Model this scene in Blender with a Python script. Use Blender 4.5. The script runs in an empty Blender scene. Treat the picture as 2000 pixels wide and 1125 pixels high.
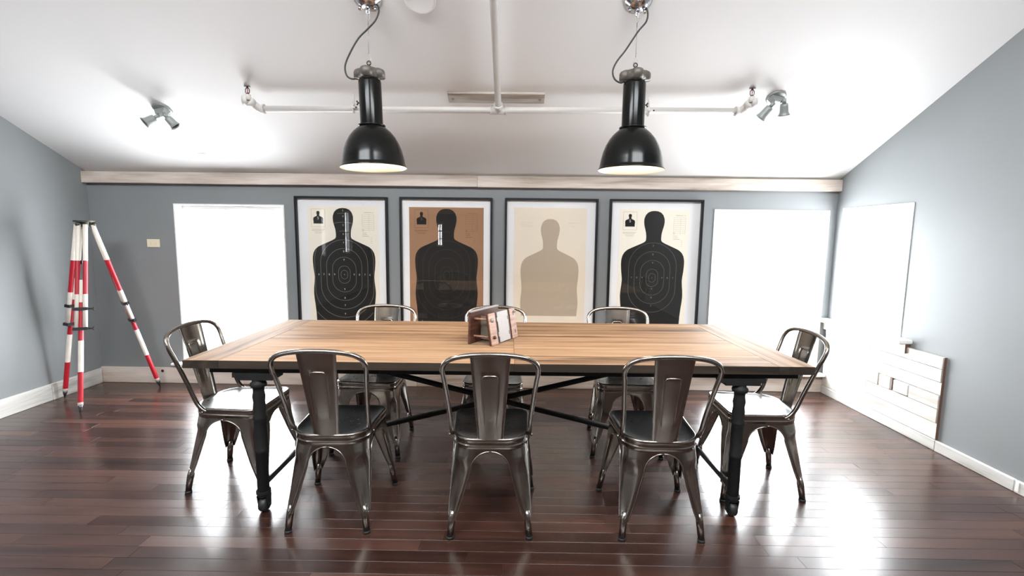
import bpy, bmesh, math, random
from math import sin, cos, pi, sqrt, radians
from mathutils import Vector, Matrix
random.seed(7)
SC = bpy.context.scene
COL = SC.collection

# ------------------------------------------------------------------ camera
F_PX, PITCH, ROLL, YAW, CAM_H = 910.03, 0.112505, -0.012145, -0.006203, 1.34319
fw = Vector((sin(YAW)*cos(PITCH), cos(YAW)*cos(PITCH), -sin(PITCH)))
rt = Vector((cos(YAW), -sin(YAW), 0.0)); up = rt.cross(fw)
r2 = rt*cos(ROLL) - up*sin(ROLL); u2 = rt*sin(ROLL) + up*cos(ROLL)
cd = bpy.data.cameras.new('camera'); cam = bpy.data.objects.new('camera', cd); COL.objects.link(cam)
cd.sensor_width = 36.0; cd.lens = F_PX/2000*36; cd.clip_start = 0.02
cam.matrix_world = Matrix(((r2.x, u2.x, -fw.x, 0), (r2.y, u2.y, -fw.y, 0), (r2.z, u2.z, -fw.z, CAM_H), (0, 0, 0, 1)))
SC.camera = cam

# ------------------------------------------------------------------ world, exposure
W = bpy.data.worlds.new('overcast_sky'); SC.world = W; W.use_nodes = True
WB = W.node_tree.nodes['Background']
WB.inputs[0].default_value = (0.93, 0.97, 1.0, 1); WB.inputs[1].default_value = 30.0
SC.view_settings.view_transform = 'Standard'
SC.view_settings.look = 'None'
SC.view_settings.gamma = 1.0
SC.view_settings.use_curve_mapping = False
SC.view_settings.exposure = 0.0
SC.cycles.max_bounces = 10
SC.cycles.diffuse_bounces = 6
SC.cycles.glossy_bounces = 5
SC.cycles.transparent_max_bounces = 12
SC.cycles.sample_clamp_indirect = 8.0
SC.cycles.caustics_reflective = False
SC.cycles.caustics_refractive = False
SC.cycles.use_denoising = True

def portal(name, loc, look, w, h):
    L = bpy.data.lights.new(name, 'AREA'); L.shape = 'RECTANGLE'; L.size = w; L.size_y = h
    L.cycles.is_portal = True
    o = bpy.data.objects.new(name, L); COL.objects.link(o); o.location = loc
    o.rotation_euler = Vector(look).to_track_quat('-Z', 'Y').to_euler()
    return o

# ------------------------------------------------------------------ room numbers
D, XL, XR = 4.028, -3.671, 2.727            # back wall, left wall, right wall (inner faces)
ZT, SL = 1.8427, 0.47665                    # eaves height and roof slope
RIDGE_Y, REAR = 0.20, -3.60
TH = 0.13
def ceil_z(y): return ZT + SL*(D - y)
RIDGE_Z = ceil_z(RIDGE_Y)
REAR_Z = 1.85
SLN = Vector((0, -SL, -1)).normalized()      # points down into the room
SLU = Vector((0, -1, SL)).normalized()       # up along the slope, towards the camera
WIN_L = (-2.936, -1.984, 0.192, 1.580)
WIN_R = (1.690, 2.668, 0.175, 1.585)
WIN_S = (3.250, 3.945, 0.662, 1.600)         # right wall: y0, y1, z0, z1

portal('portal_window', (-2.46, D+0.17, 0.886), (0, -1, 0), 0.95, 1.39)
portal('portal_window', (2.18, D+0.17, 0.88), (0, -1, 0), 0.98, 1.41)
portal('portal_window', (XR+0.17, 3.60, 1.13), (-1, 0, 0), 0.70, 0.94)

# ------------------------------------------------------------------ materials
def new_mat(name):
    m = bpy.data.materials.new(name); m.use_nodes = True
    nt = m.node_tree; b = nt.nodes['Principled BSDF']
    return m, nt, b
def srgb(r, g, b):
    f = lambda c: (c/255/12.92) if c/255 <= 0.04045 else ((c/255+0.055)/1.055)**2.4
    return (f(r), f(g), f(b), 1)
def plain(name, col, rough=0.5, metal=0.0, noise=0.0, scale=30, spec=0.5, bump=0.0, coat=0.0):
    m, nt, b = new_mat(name)
    b.inputs['Base Color'].default_value = col
    b.inputs['Roughness'].default_value = rough
    b.inputs['Metallic'].default_value = metal
    b.inputs['Specular IOR Level'].default_value = spec
    b.inputs['Coat Weight'].default_value = coat
    if noise or bump:
        tc = nt.nodes.new('ShaderNodeTexCoord'); n = nt.nodes.new('ShaderNodeTexNoise')
        n.inputs['Scale'].default_value = scale; n.inputs['Detail'].default_value = 5
        nt.links.new(tc.outputs['Object'], n.inputs['Vector'])
        if noise:
            mx = nt.nodes.new('ShaderNodeMix'); mx.data_type = 'RGBA'
            mx.inputs[6].default_value = tuple(c*(1-noise) for c in col[:3])+(1,)
            mx.inputs[7].default_value = tuple(min(1, c*(1+noise)) for c in col[:3])+(1,)
            nt.links.new(n.outputs['Fac'], mx.inputs[0]); nt.links.new(mx.outputs[2], b.inputs['Base Color'])
        if bump:
            bp = nt.nodes.new('ShaderNodeBump'); bp.inputs['Strength'].default_value = bump; bp.inputs['Distance'].default_value = 0.004
            nt.links.new(n.outputs['Fac'], bp.inputs['Height']); nt.links.new(bp.outputs['Normal'], b.inputs['Normal'])
    return m
def ramp(nt, stops):
    r = nt.nodes.new('ShaderNodeValToRGB')
    while len(r.color_ramp.elements) < len(stops): r.color_ramp.elements.new(0.5)
    for e, (p, c) in zip(r.color_ramp.elements, stops): e.position = p; e.color = c
    return r
def wood(name, stops, stretch=(1.5, 22, 22), rough=0.55, rnd=0.25, bump=0.25, spec=0.4, fine=(4, 160, 160), coat=0.0, axis_rnd=40.0, rough_var=0.0, fine_amt=0.35):
    """grain along local X; each object gets its own slice of the grain and its own tone"""
    m, nt, b = new_mat(name)
    tc = nt.nodes.new('ShaderNodeTexCoord'); oi = nt.nodes.new('ShaderNodeObjectInfo')
    ad = nt.nodes.new('ShaderNodeVectorMath'); ad.operation = 'MULTIPLY_ADD'
    cb = nt.nodes.new('ShaderNodeCombineXYZ')
    for k in range(3): nt.links.new(oi.outputs['Random'], cb.inputs[k])
    nt.links.new(cb.outputs[0], ad.inputs[0]); ad.inputs[1].default_value = (axis_rnd, axis_rnd*.7, axis_rnd*.3)
    nt.links.new(tc.outputs['Object'], ad.inputs[2])
    mp = nt.nodes.new('ShaderNodeMapping'); mp.inputs['Scale'].default_value = stretch
    nt.links.new(ad.outputs[0], mp.inputs['Vector'])
    n = nt.nodes.new('ShaderNodeTexNoise'); n.inputs['Scale'].default_value = 1.0; n.inputs['Detail'].default_value = 6; n.inputs['Distortion'].default_value = 0.6
    nt.links.new(mp.outputs[0], n.inputs['Vector'])
    mp2 = nt.nodes.new('ShaderNodeMapping'); mp2.inputs['Scale'].default_value = fine
    nt.links.new(ad.outputs[0], mp2.inputs['Vector'])
    n2 = nt.nodes.new('ShaderNodeTexNoise'); n2.inputs['Scale'].default_value = 1.0; n2.inputs['Detail'].default_value = 4
    nt.links.new(mp2.outputs[0], n2.inputs['Vector'])
    mixf = nt.nodes.new('ShaderNodeMath'); mixf.operation = 'MULTIPLY_ADD'
    nt.links.new(n2.outputs['Fac'], mixf.inputs[0]); mixf.inputs[1].default_value = fine_amt
    sb = nt.nodes.new('ShaderNodeMath'); sb.operation = 'MULTIPLY_ADD'
    nt.links.new(oi.outputs['Random'], sb.inputs[0]); sb.inputs[1].default_value = rnd; sb.inputs[2].default_value = -fine_amt/2-rnd/2
    a2 = nt.nodes.new('ShaderNodeMath'); a2.operation = 'ADD'
    nt.links.new(n.outputs['Fac'], a2.inputs[0]); nt.links.new(sb.outputs[0], a2.inputs[1])
    nt.links.new(a2.outputs[0], mixf.inputs[2])
    r = ramp(nt, stops); nt.links.new(mixf.outputs[0], r.inputs[0])
    nt.links.new(r.outputs[0], b.inputs['Base Color'])
    b.inputs['Roughness'].default_value = rough; b.inputs['Specular IOR Level'].default_value = spec
    b.inputs['Coat Weight'].default_value = coat; b.inputs['Coat Roughness'].default_value = rough
    if rough_var:
        rv = nt.nodes.new('ShaderNodeMath'); rv.operation = 'MULTIPLY_ADD'
        nt.links.new(oi.outputs['Random'], rv.inputs[0]); rv.inputs[1].default_value = rough_var; rv.inputs[2].default_value = rough-rough_var/2
        nt.links.new(rv.outputs[0], b.inputs['Roughness'])
    if bump:
        bp = nt.nodes.new('ShaderNodeBump'); bp.inputs['Strength'].default_value = bump; bp.inputs['Distance'].default_value = 0.002
        nt.links.new(mixf.outputs[0], bp.inputs['Height']); nt.links.new(bp.outputs['Normal'], b.inputs['Normal'])
    return m

M = {}
M['wall'] = plain('blue_grey_wall_paint', (0.215, 0.226, 0.233, 1), 0.55, noise=0.05, scale=3, spec=0.3)
M['wall_rear'] = plain('brown_rear_wall_paint', (0.20, 0.165, 0.145, 1), 0.7, noise=0.05, scale=3, spec=0.2)
M['ceil'] = plain('white_ceiling_paint', (0.85, 0.842, 0.835, 1), 0.75, noise=0.02, scale=2, spec=0.2)
M['ceil_rear'] = plain('warm_rear_ceiling_boards', (0.60, 0.45, 0.31, 1), 0.7, noise=0.08, scale=4, spec=0.2)
M['white'] = plain('white_gloss_paint', (0.80, 0.80, 0.79, 1), 0.35)
M['pipe'] = plain('off_white_pipe_paint', (0.56, 0.535, 0.51, 1), 0.45, noise=0.05, scale=20)
M['white_base'] = wood('worn_white_board', [(0.25, srgb(132, 128, 122)), (0.45, srgb(184, 182, 177)), (0.8, srgb(214, 213, 210))], (1.2, 14, 14), 0.6, 0.1, 0.3)
M['pale_wood'] = wood('whitewashed_pine', [(0.2, srgb(138, 122, 110)), (0.42, srgb(178, 164, 152)), (0.62, srgb(203, 191, 181)), (0.9, srgb(222, 214, 206))], (1.6, 12, 12), 0.7, 0.12, 0.3)
M['panel_wood'] = wood('whitewashed_panel_board', [(0.2, srgb(146, 138, 128)), (0.40, srgb(188, 182, 174)), (0.8, srgb(212, 208, 202))], (1.4, 12, 12), 0.6, 0.12, 0.4)
M['endgrain'] = plain('brown_end_grain', srgb(98, 70, 58), 0.7, noise=0.3, scale=60)
M['old_board'] = wood('weathered_ceiling_board', [(0.2, srgb(120, 108, 98)), (0.42, srgb(168, 158, 148)), (0.7, srgb(202, 196, 188))], (3, 30, 30), 0.8, 0.1, 0.3)
M['floor'] = wood('dark_mahogany_floor', [(0.12, (0.013, 0.0054, 0.0044, 1)), (0.45, (0.036, 0.0150, 0.0108, 1)), (0.9, (0.082, 0.035, 0.023, 1))], (1.2, 18, 18), 0.26, 0.42, 0.04, spec=0.78, coat=0.0, rough_var=0.06)
M['floor_gap'] = plain('floor_joint_dark', (0.012, 0.008, 0.007, 1), 0.6)
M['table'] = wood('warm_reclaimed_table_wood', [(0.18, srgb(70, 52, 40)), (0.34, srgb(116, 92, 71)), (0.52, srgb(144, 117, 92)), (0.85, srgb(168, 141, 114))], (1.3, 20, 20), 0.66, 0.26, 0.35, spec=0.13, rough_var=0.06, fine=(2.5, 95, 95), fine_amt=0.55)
M['table_side'] = wood('dark_table_edge', [(0.2, srgb(26, 22, 18)), (0.5, srgb(46, 38, 31)), (0.85, srgb(68, 56, 46))], (1.3, 26, 26), 0.5, 0.2, 0.3)  # darker tone for the sides and undersides of the table boards
M['iron'] = plain('black_cast_iron', (0.012, 0.012, 0.012, 1), 0.6, metal=0.0, noise=0.3, scale=60, bump=0.2, spec=0.2)
M['iron_worn'] = plain('worn_iron_bar', (0.10, 0.10, 0.105, 1), 0.35, metal=0.8, noise=0.3, scale=60)
M['enamel'] = plain('black_enamel', (0.0035, 0.0038, 0.0033, 1), 0.19, spec=0.22, noise=0.5, scale=9, coat=0.03)
M['enamel_in'] = plain('white_enamel', (0.86, 0.85, 0.82, 1), 0.3)
M['cap'] = plain('brown_bakelite_cap', srgb(96, 90, 84), 0.45, metal=0.3, noise=0.2, scale=40)
M['chrome'] = plain('chrome', (0.55, 0.55, 0.58, 1), 0.16, metal=1.0)
M['wire'] = plain('galvanised_wire', (0.32, 0.31, 0.29, 1), 0.4, metal=0.9)
M['rubber'] = plain('black_rubber', (0.012, 0.012, 0.012, 1), 0.5)
M['frame'] = plain('black_frame_lacquer', (0.008, 0.008, 0.010, 1), 0.4, spec=0.25)
M['mat'] = plain('white_mat_board', (0.84, 0.835, 0.84, 1), 0.9, spec=0.1)
M['paper'] = plain('cream_target_paper', srgb(240, 232, 216), 0.9, noise=0.03, scale=6, spec=0.1)
M['paper_beige'] = plain('beige_target_paper', srgb(236, 223, 204), 0.9, noise=0.03, scale=6, spec=0.1)
M['paper_brown'] = plain('kraft_brown_paper', srgb(160, 123, 96), 0.9, noise=0.08, scale=9, spec=0.1)
M['ink'] = plain('black_printing_ink', (0.0135, 0.0125, 0.0115, 1), 0.7, noise=0.15, scale=40, spec=0.2)
M['ink_tan'] = plain('taupe_printing_ink', srgb(186, 170, 150), 0.85, noise=0.04, scale=20, spec=0.1)
M['ring'] = plain('grey_ring_ink', srgb(132, 128, 120), 0.8, spec=0.1)
M['ring_dim'] = plain('dim_ring_ink', srgb(74, 66, 58), 0.8, spec=0.1)
M['ring_tan'] = plain('pale_ring_ink', srgb(196, 182, 163), 0.8, spec=0.1)
M['digit'] = plain('pale_numeral_ink', srgb(206, 202, 188), 0.8, spec=0.1)
M['caption'] = plain('grey_caption_ink', srgb(170, 160, 146), 0.8, spec=0.1)
M['caption_dark'] = plain('brown_caption_ink', srgb(104, 78, 58), 0.8, spec=0.1)
M['white_band'] = plain('tripod_white_paint', srgb(222, 214, 204), 0.5, noise=0.12, scale=25)
M['red_band'] = plain('tripod_red_paint', srgb(164, 18, 36), 0.45, noise=0.12, scale=25)
M['bronze'] = plain('dull_green_bronze', srgb(70, 70, 62), 0.5, metal=0.6, noise=0.3, scale=50)
M['clamp'] = plain('dark_clamp_metal', srgb(48, 48, 52), 0.4, metal=0.6)
M['tipmetal'] = plain('steel_tip', srgb(96, 92, 96), 0.35, metal=0.8)
M['cream'] = plain('cream_plastic', srgb(222, 212, 186), 0.5)
M['alu'] = plain('grey_cast_fitting', srgb(138, 142, 140), 0.45, metal=0.25, noise=0.08, scale=40)
M['dark'] = plain('dark_lamp_inside', (0.02, 0.02, 0.024, 1), 0.4)
M['brass'] = plain('dark_brass', srgb(60, 48, 46), 0.4, metal=0.7)
M['redglass'] = plain('red_bulb', srgb(170, 70, 78), 0.2)
M['press'] = wood('rusty_brown_wood', [(0.15, srgb(34, 20, 16)), (0.45, srgb(76, 46, 35)), (0.85, srgb(114, 76, 58))], (5, 50, 50), 0.5, 0.2, 0.3)
M['press_face'] = wood('tan_worn_wood', [(0.15, srgb(84, 56, 42)), (0.45, srgb(134, 96, 74)), (0.85, srgb(170, 134, 110))], (5, 50, 50), 0.45, 0.2, 0.3)
M['press_dark'] = plain('dark_brown_strip', srgb(62, 34, 26), 0.5, noise=0.3, scale=40)
M['press_white'] = plain('worn_white_and_lit_edge', srgb(150, 146, 146), 0.5, noise=0.2, scale=16)  # worn white paint; also stands for light on the left board's top edge
M['press_mesh'] = plain('grey_inner_board', srgb(104, 96, 86), 0.7, noise=0.35, scale=120)
M['knot'] = plain('dark_knot', srgb(52, 32, 24), 0.7)

def steel(name, base, rough):
    m, nt, b = new_mat(name)
    tc = nt.nodes.new('ShaderNodeTexCoord')
    n = nt.nodes.new('ShaderNodeTexNoise'); n.inputs['Scale'].default_value = 9; n.inputs['Detail'].default_value = 7; n.inputs['Roughness'].default_value = 0.65
    nt.links.new(tc.outputs['Object'], n.inputs['Vector'])
    r = ramp(nt, [(0.3, tuple(c*0.84 for c in base)+(1,)), (0.55, tuple(base)+(1,)), (0.75, tuple(min(1, c*1.12) for c in base)+(1,))])
    nt.links.new(n.outputs['Fac'], r.inputs[0]); nt.links.new(r.outputs[0], b.inputs['Base Color'])
    b.inputs['Metallic'].default_value = 1.0
    n2 = nt.nodes.new('ShaderNodeTexNoise'); n2.inputs['Scale'].default_value = 40; n2.inputs['Detail'].default_value = 4
    nt.links.new(tc.outputs['Object'], n2.inputs['Vector'])
    mr = nt.nodes.new('ShaderNodeMapRange'); mr.inputs[3].default_value = rough-0.03; mr.inputs[4].default_value = rough+0.04
    nt.links.new(n2.outputs['Fac'], mr.inputs[0]); nt.links.new(mr.outputs[0], b.inputs['Roughness'])
    return m
M['steel'] = steel('worn_gunmetal_steel', (0.305, 0.280, 0.252), 0.21)
M['steel_seat'] = steel('dark_oiled_seat_steel', (0.31, 0.315, 0.32), 0.28)

def glass_mat(name, refl=0.5, rough=0.0):
    m = bpy.data.materials.new(name); m.use_nodes = True; nt = m.node_tree; nt.nodes.clear()
    o = nt.nodes.new('ShaderNodeOutputMaterial'); mx = nt.nodes.new('ShaderNodeMixShader')
    t = nt.nodes.new('ShaderNodeBsdfTransparent'); g = nt.nodes.new('ShaderNodeBsdfGlossy'); fr = nt.nodes.new('ShaderNodeLayerWeight')
    fr.inputs[0].default_value = 0.5; g.inputs['Roughness'].default_value = rough
    pw_ = nt.nodes.new('ShaderNodeMath'); pw_.operation = 'POWER'; pw_.inputs[1].default_value = 5.0
    ma = nt.nodes.new('ShaderNodeMath'); ma.operation = 'MULTIPLY_ADD'; ma.inputs[1].default_value = 0.9; ma.inputs[2].default_value = 0.030
    nt.links.new(fr.outputs['Facing'], pw_.inputs[0]); nt.links.new(pw_.outputs[0], ma.inputs[0]); nt.links.new(ma.outputs[0], mx.inputs[0])
    nt.links.new(t.outputs[0], mx.inputs[1]); nt.links.new(g.outputs[0], mx.inputs[2])
    nt.links.new(mx.outputs[0], o.inputs[0]); return m
M['glass'] = glass_mat('clear_glass')
def emit(name, col, s):
    m = bpy.data.materials.new(name); m.use_nodes = True; nt = m.node_tree; nt.nodes.clear()
    o = nt.nodes.new('ShaderNodeOutputMaterial'); e = nt.nodes.new('ShaderNodeEmission')
    e.inputs[0].default_value = col; e.inputs[1].default_value = s; nt.links.new(e.outputs[0], o.inputs[0]); return m
M['bulb'] = emit('warm_lit_bulb', (1.0, 0.72, 0.42, 1), 30)

# ------------------------------------------------------------------ mesh builder
class MB:
    def __init__(self): self.v = []; self.f = []; self.m = []; self.s = []
    def add(self, vs, fs, mat=0, smooth=False, X=None):
        n = len(self.v)
        self.v += [tuple(X @ Vector(p)) if X is not None else tuple(p) for p in vs]
        for q in fs: self.f.append(tuple(i+n for i in q)); self.m.append(mat); self.s.append(smooth)
        return self
    def box(self, x0, x1, y0, y1, z0, z1, mat=0, X=None):
        vs = [(x0, y0, z0), (x1, y0, z0), (x1, y1, z0), (x0, y1, z0), (x0, y0, z1), (x1, y0, z1), (x1, y1, z1), (x0, y1, z1)]
        return self.add(vs, [(3, 2, 1, 0), (4, 5, 6, 7), (0, 1, 5, 4), (1, 2, 6, 5), (2, 3, 7, 6), (3, 0, 4, 7)], mat, False, X)
    def bar(self, a, b, w, h, mat=0, upv=(0, 0, 1)):
        a = Vector(a); b = Vector(b); d = (b-a); L = d.length; d.normalize()
        s = d.cross(Vector(upv)); s.normalize(); u = s.cross(d)
        X = Matrix(((d.x, s.x, u.x, a.x), (d.y, s.y, u.y, a.y), (d.z, s.z, u.z, a.z), (0, 0, 0, 1)))
        return self.box(0, L, -w/2, w/2, -h/2, h/2, mat, X)
    def tube(self, pts, r, n=10, mat=0, caps=True, closed=False, X=None, mats=None):
        pts = [Vector(p) for p in pts]; k = len(pts)
        rr = r if isinstance(r, (list, tuple)) else [r]*k
        vs = []; prev = None
        for i, p in enumerate(pts):
            if closed: t = pts[(i+1) % k]-pts[i-1]
            else: t = pts[min(i+1, k-1)]-pts[max(i-1, 0)]
            t.normalize()
            if prev is None:
                a = Vector((0, 0, 1)) if abs(t.z) < 0.9 else Vector((1, 0, 0))
                nrm = t.cross(a); nrm.normalize()
            else:
                nrm = prev - t*prev.dot(t); nrm.normalize()
            prev = nrm; bn = t.cross(nrm)
            for j in range(n):
                th = 2*pi*j/n; vs.append(p+nrm*(rr[i]*cos(th))+bn*(rr[i]*sin(th)))
        segs = k if closed else k-1
        n0 = len(self.v); self.v += [tuple(X @ q) if X is not None else tuple(q) for q in vs]
        for i in range(segs):
            i2 = (i+1) % k
            for j in range(n):
                j2 = (j+1) % n
                self.f.append((n0+i*n+j, n0+i*n+j2, n0+i2*n+j2, n0+i2*n+j)); self.m.append(mats[i] if mats else mat); self.s.append(True)
        if caps and not closed:
            self.f.append(tuple(n0+j for j in range(n))[::-1]); self.m.append(mats[0] if mats else mat); self.s.append(False)
            self.f.append(tuple(n0+(k-1)*n+j for j in range(n))); self.m.append(mats[-1] if mats else mat); self.s.append(False)
        return self
    def lathe(self, prof, n=32, mat=0, X=None, mod=None, smooth=True):
        vs = []; k = len(prof)
        for r, z in prof:
            for j in range(n):
                th = 2*pi*j/n; q = r*(mod(th) if mod else 1); vs.append((q*cos(th), q*sin(th), z))
        fs = []
        for i in range(k-1):
            for j in range(n):
                j2 = (j+1) % n; fs.append((i*n+j, i*n+j2, (i+1)*n+j2, (i+1)*n+j))
        self.add(vs, fs, mat, smooth, X)
        return self
    def disc(self, r, z, n=24, mat=0, X=None, flip=False):
        vs = [(r*cos(2*pi*j/n), r*sin(2*pi*j/n), z) for j in range(n)]
        f = tuple(range(n)); return self.add(vs, [f[::-1] if flip else f], mat, False, X)
    def cyl(self, r, z0, z1, n=20, mat=0, X=None, r2=None):
        self.lathe([(r, z0), (r2 if r2 is not None else r, z1)], n, mat, X); self.disc(r, z0, n, mat, X, True); self.disc(r2 if r2 is not None else r, z1, n, mat, X); return self
    def prism(self, poly, z0, z1, mat=0, X=None):
        n = len(poly); vs = [(p[0], p[1], z0) for p in poly]+[(p[0], p[1], z1) for p in poly]
        fs = [tuple(range(n))[::-1], tuple(range(n, 2*n))]+[(i, (i+1) % n, n+(i+1) % n, n+i) for i in range(n)]
        return self.add(vs, fs, mat, False, X)
    def grid(self, rows, mat=0, smooth=True, X=None, closed=False):
        a = len(rows); b = len(rows[0]); vs = [p for r in rows for p in r]; fs = []
        for i in range(a-1):
            for j in range(b if closed else b-1):
                j2 = (j+1) % b; fs.append((i*b+j, i*b+j2, (i+1)*b+j2, (i+1)*b+j))
        return self.add(vs, fs, mat, smooth, X)
    def sphere(self, c, r, n=12, mat=0, sx=1, sy=1, sz=1):
        rows = []
        for i in range(n//2+1):
            ph = pi*i/(n//2); rows.append([(c[0]+sx*r*sin(ph)*cos(2*pi*j/n), c[1]+sy*r*sin(ph)*sin(2*pi*j/n), c[2]+sz*r*cos(ph)) for j in range(n)])
        return self.grid(rows, mat, True, None, True)
    def mesh(self, name, mats):
        me = bpy.data.meshes.new(name); me.from_pydata(self.v, [], self.f)
        for q in (mats if isinstance(mats, (list, tuple)) else [mats]): me.materials.append(q)
        me.polygons.foreach_set('material_index', self.m); me.polygons.foreach_set('use_smooth', self.s)
        me.update(); return me
    def build(self, name, mats, parent=None, loc=None, bevel=0.0, fix=False):
        me = self.mesh(name, mats)
        if fix:
            bm = bmesh.new(); bm.from_mesh(me); bmesh.ops.recalc_face_normals(bm, faces=bm.faces); bm.to_mesh(me); bm.free()
        o = link(name, me, parent, loc)
        if bevel:
            md = o.modifiers.new('edge', 'BEVEL'); md.width = bevel; md.segments = 1; md.limit_method = 'ANGLE'
        return o
def link(name, me, parent=None, loc=None):
    o = bpy.data.objects.new(name, me); COL.objects.link(o)
    if parent is not None: o.parent = parent
    if loc is not None: o.location = loc
    return o
def empty(name, loc=(0, 0, 0), rz=0.0):
    o = bpy.data.objects.new(name, None); COL.objects.link(o); o.location = loc; o.rotation_euler = (0, 0, rz); o.empty_display_size = 0.1
    return o
def tag(o, label, cat, group=None, kind=None):
    o['label'] = label; o['category'] = cat
    if group: o['group'] = group
    if kind: o['kind'] = kind
    return o
def struct(o, label, cat): return tag(o, label, cat, None, 'structure')
def copy_tree(o, parent=None):
    c = o.copy(); COL.objects.link(c)
    if parent is not None: c.parent = parent
    for ch in list(o.children): copy_tree(ch, c)
    return c
def text_mesh(s, size, align='CENTER'):
    cu = bpy.data.curves.new('lettering', 'FONT'); cu.body = s; cu.size = size; cu.align_x = align; cu.align_y = 'CENTER'; cu.resolution_u = 3
    o = bpy.data.objects.new('lettering', cu); COL.objects.link(o)
    dg = bpy.context.evaluated_depsgraph_get(); me = bpy.data.meshes.new_from_object(o.evaluated_get(dg))
    vs = [tuple(v.co) for v in me.vertices]; fs = [tuple(p.vertices) for p in me.polygons]
    bpy.data.objects.remove(o); bpy.data.curves.remove(cu); bpy.data.meshes.remove(me)
    return vs, fs
def spline(pts, n=8):
    P = [Vector(p) for p in pts]; out = []
    for i in range(len(P)-1):
        p0 = P[max(i-1, 0)]; p1 = P[i]; p2 = P[i+1]; p3 = P[min(i+2, len(P)-1)]
        for k in range(n):
            t = k/n
            out.append(0.5*((2*p1)+(p2-p0)*t+(2*p0-5*p1+4*p2-p3)*t*t+(3*p1-p0-3*p2+p3)*t**3))
    out.append(P[-1]); return out
def slab(mb, u0, u1, v0, v1, holes, f):
    """boxes of a wall, pierced by rectangular holes; f(u, v, side) gives the point on the inner (0) or outer (1) face"""
    us = sorted({u0, u1, *[h[0] for h in holes], *[h[1] for h in holes]}); vs = sorted({v0, v1, *[h[2] for h in holes], *[h[3] for h in holes]})
    for a, b in zip(us, us[1:]):
        for c, d in zip(vs, vs[1:]):
            mu, mv = (a+b)/2, (c+d)/2
            if any(h[0] < mu < h[1] and h[2] < mv < h[3] for h in holes): continue
            P = [f(a, c, 0), f(b, c, 0), f(b, d, 0), f(a, d, 0), f(a, c, 1), f(b, c, 1), f(b, d, 1), f(a, d, 1)]
            mb.add(P, [(0, 1, 2, 3), (7, 6, 5, 4), (4, 5, 1, 0), (5, 6, 2, 1), (6, 7, 3, 2), (7, 4, 0, 3)])

# ================================================================== ROOM SHELL
mb = MB(); slab(mb, XL-TH, XR+TH, -0.05, ZT+0.10, [WIN_L, WIN_R], lambda u, v, s: (u, D+TH*s, v))
struct(mb.build('wall_back', M['wall'], fix=True), 'blue-grey back wall with two tall windows and the four pictures', 'wall')
REAR_HOLES = [(-1.96, -1.80, 1.05, 1.62)]
mb = MB(); slab(mb, XL-TH, XR+TH, -0.05, REAR_Z+0.05, REAR_HOLES, lambda u, v, s: (u, REAR-TH*s, v))
struct(mb.build('wall_rear', M['wall_rear'], fix=True), 'brownish rear wall behind the camera with one narrow opening', 'wall')
def side_wall(name, x, sx, holes, label):
    mb = MB(); slab(mb, REAR-TH, D+TH, -0.05, ZT, holes, lambda u, v, s: (x+sx*TH*s, u, v))
    poly = [(REAR-TH, ZT), (D+TH, ZT), (RIDGE_Y, RIDGE_Z+0.06)]
    X = Matrix(((0, 0, 1, 0), (1, 0, 0, 0), (0, 1, 0, 0), (0, 0, 0, 1)))
    mb.prism(poly, min(x, x+sx*TH), max(x, x+sx*TH), 0, X)
    struct(mb.build(name, M['wall'], fix=True), label, 'wall')
LEFT_HOLES = [(-1.15, -0.85, 0.9, 1.83), (-2.5, -2.1, 0.9, 1.83)]
side_wall('wall_left', XL, -1, LEFT_HOLES, 'blue-grey left gable wall beside the tripod')
side_wall('wall_right', XR, 1, [WIN_S], 'blue-grey right gable wall with a window above white boards')
# roof: front slope solid, rear slope with two skylights added for fill light
mb = MB()
slab(mb, XL-TH, XR+TH, RIDGE_Y, D+TH, [], lambda u, v, s: (u, v, ceil_z(v)+0.12*s))
ceiling = struct(mb.build('ceiling', M['ceil'], fix=True), 'white sloping ceiling over the table', 'ceiling')
mb = MB()
FILL_SKYLIGHTS = [(-2.9, -0.7, -0.95, 0.02), (0.1, 2.2, -0.95, 0.02)]  # unseen openings, added to light the room from behind the camera
rear_slope = (RIDGE_Z-REAR_Z)/(RIDGE_Y-REAR)
slab(mb, XL-TH, XR+TH, REAR-TH, RIDGE_Y, FILL_SKYLIGHTS, lambda u, v, s: (u, v, RIDGE_Z-rear_slope*(RIDGE_Y-v)+0.12*s))
struct(mb.build('ceiling_rear', M['ceil_rear'], fix=True), 'warm wooden rear roof slope behind the camera', 'ceiling')
for a, b, c, d in FILL_SKYLIGHTS:
    zc = RIDGE_Z-rear_slope*(RIDGE_Y-(c+d)/2)+0.17
    portal('portal_fill_skylight', ((a+b)/2, (c+d)/2, zc), (0, rear_slope, -1), b-a, (d-c)*sqrt(1+rear_slope**2))
for i, (a, b, c, d) in enumerate(REAR_HOLES): portal('portal_rear', ((a+b)/2, REAR-TH-0.03, (c+d)/2), (0, 1, 0), b-a, d-c)
for i, (a, b, c, d) in enumerate(LEFT_HOLES): portal('portal_left', (XL-TH-0.03, (a+b)/2, (c+d)/2), (1, 0, 0), b-a, d-c)

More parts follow.
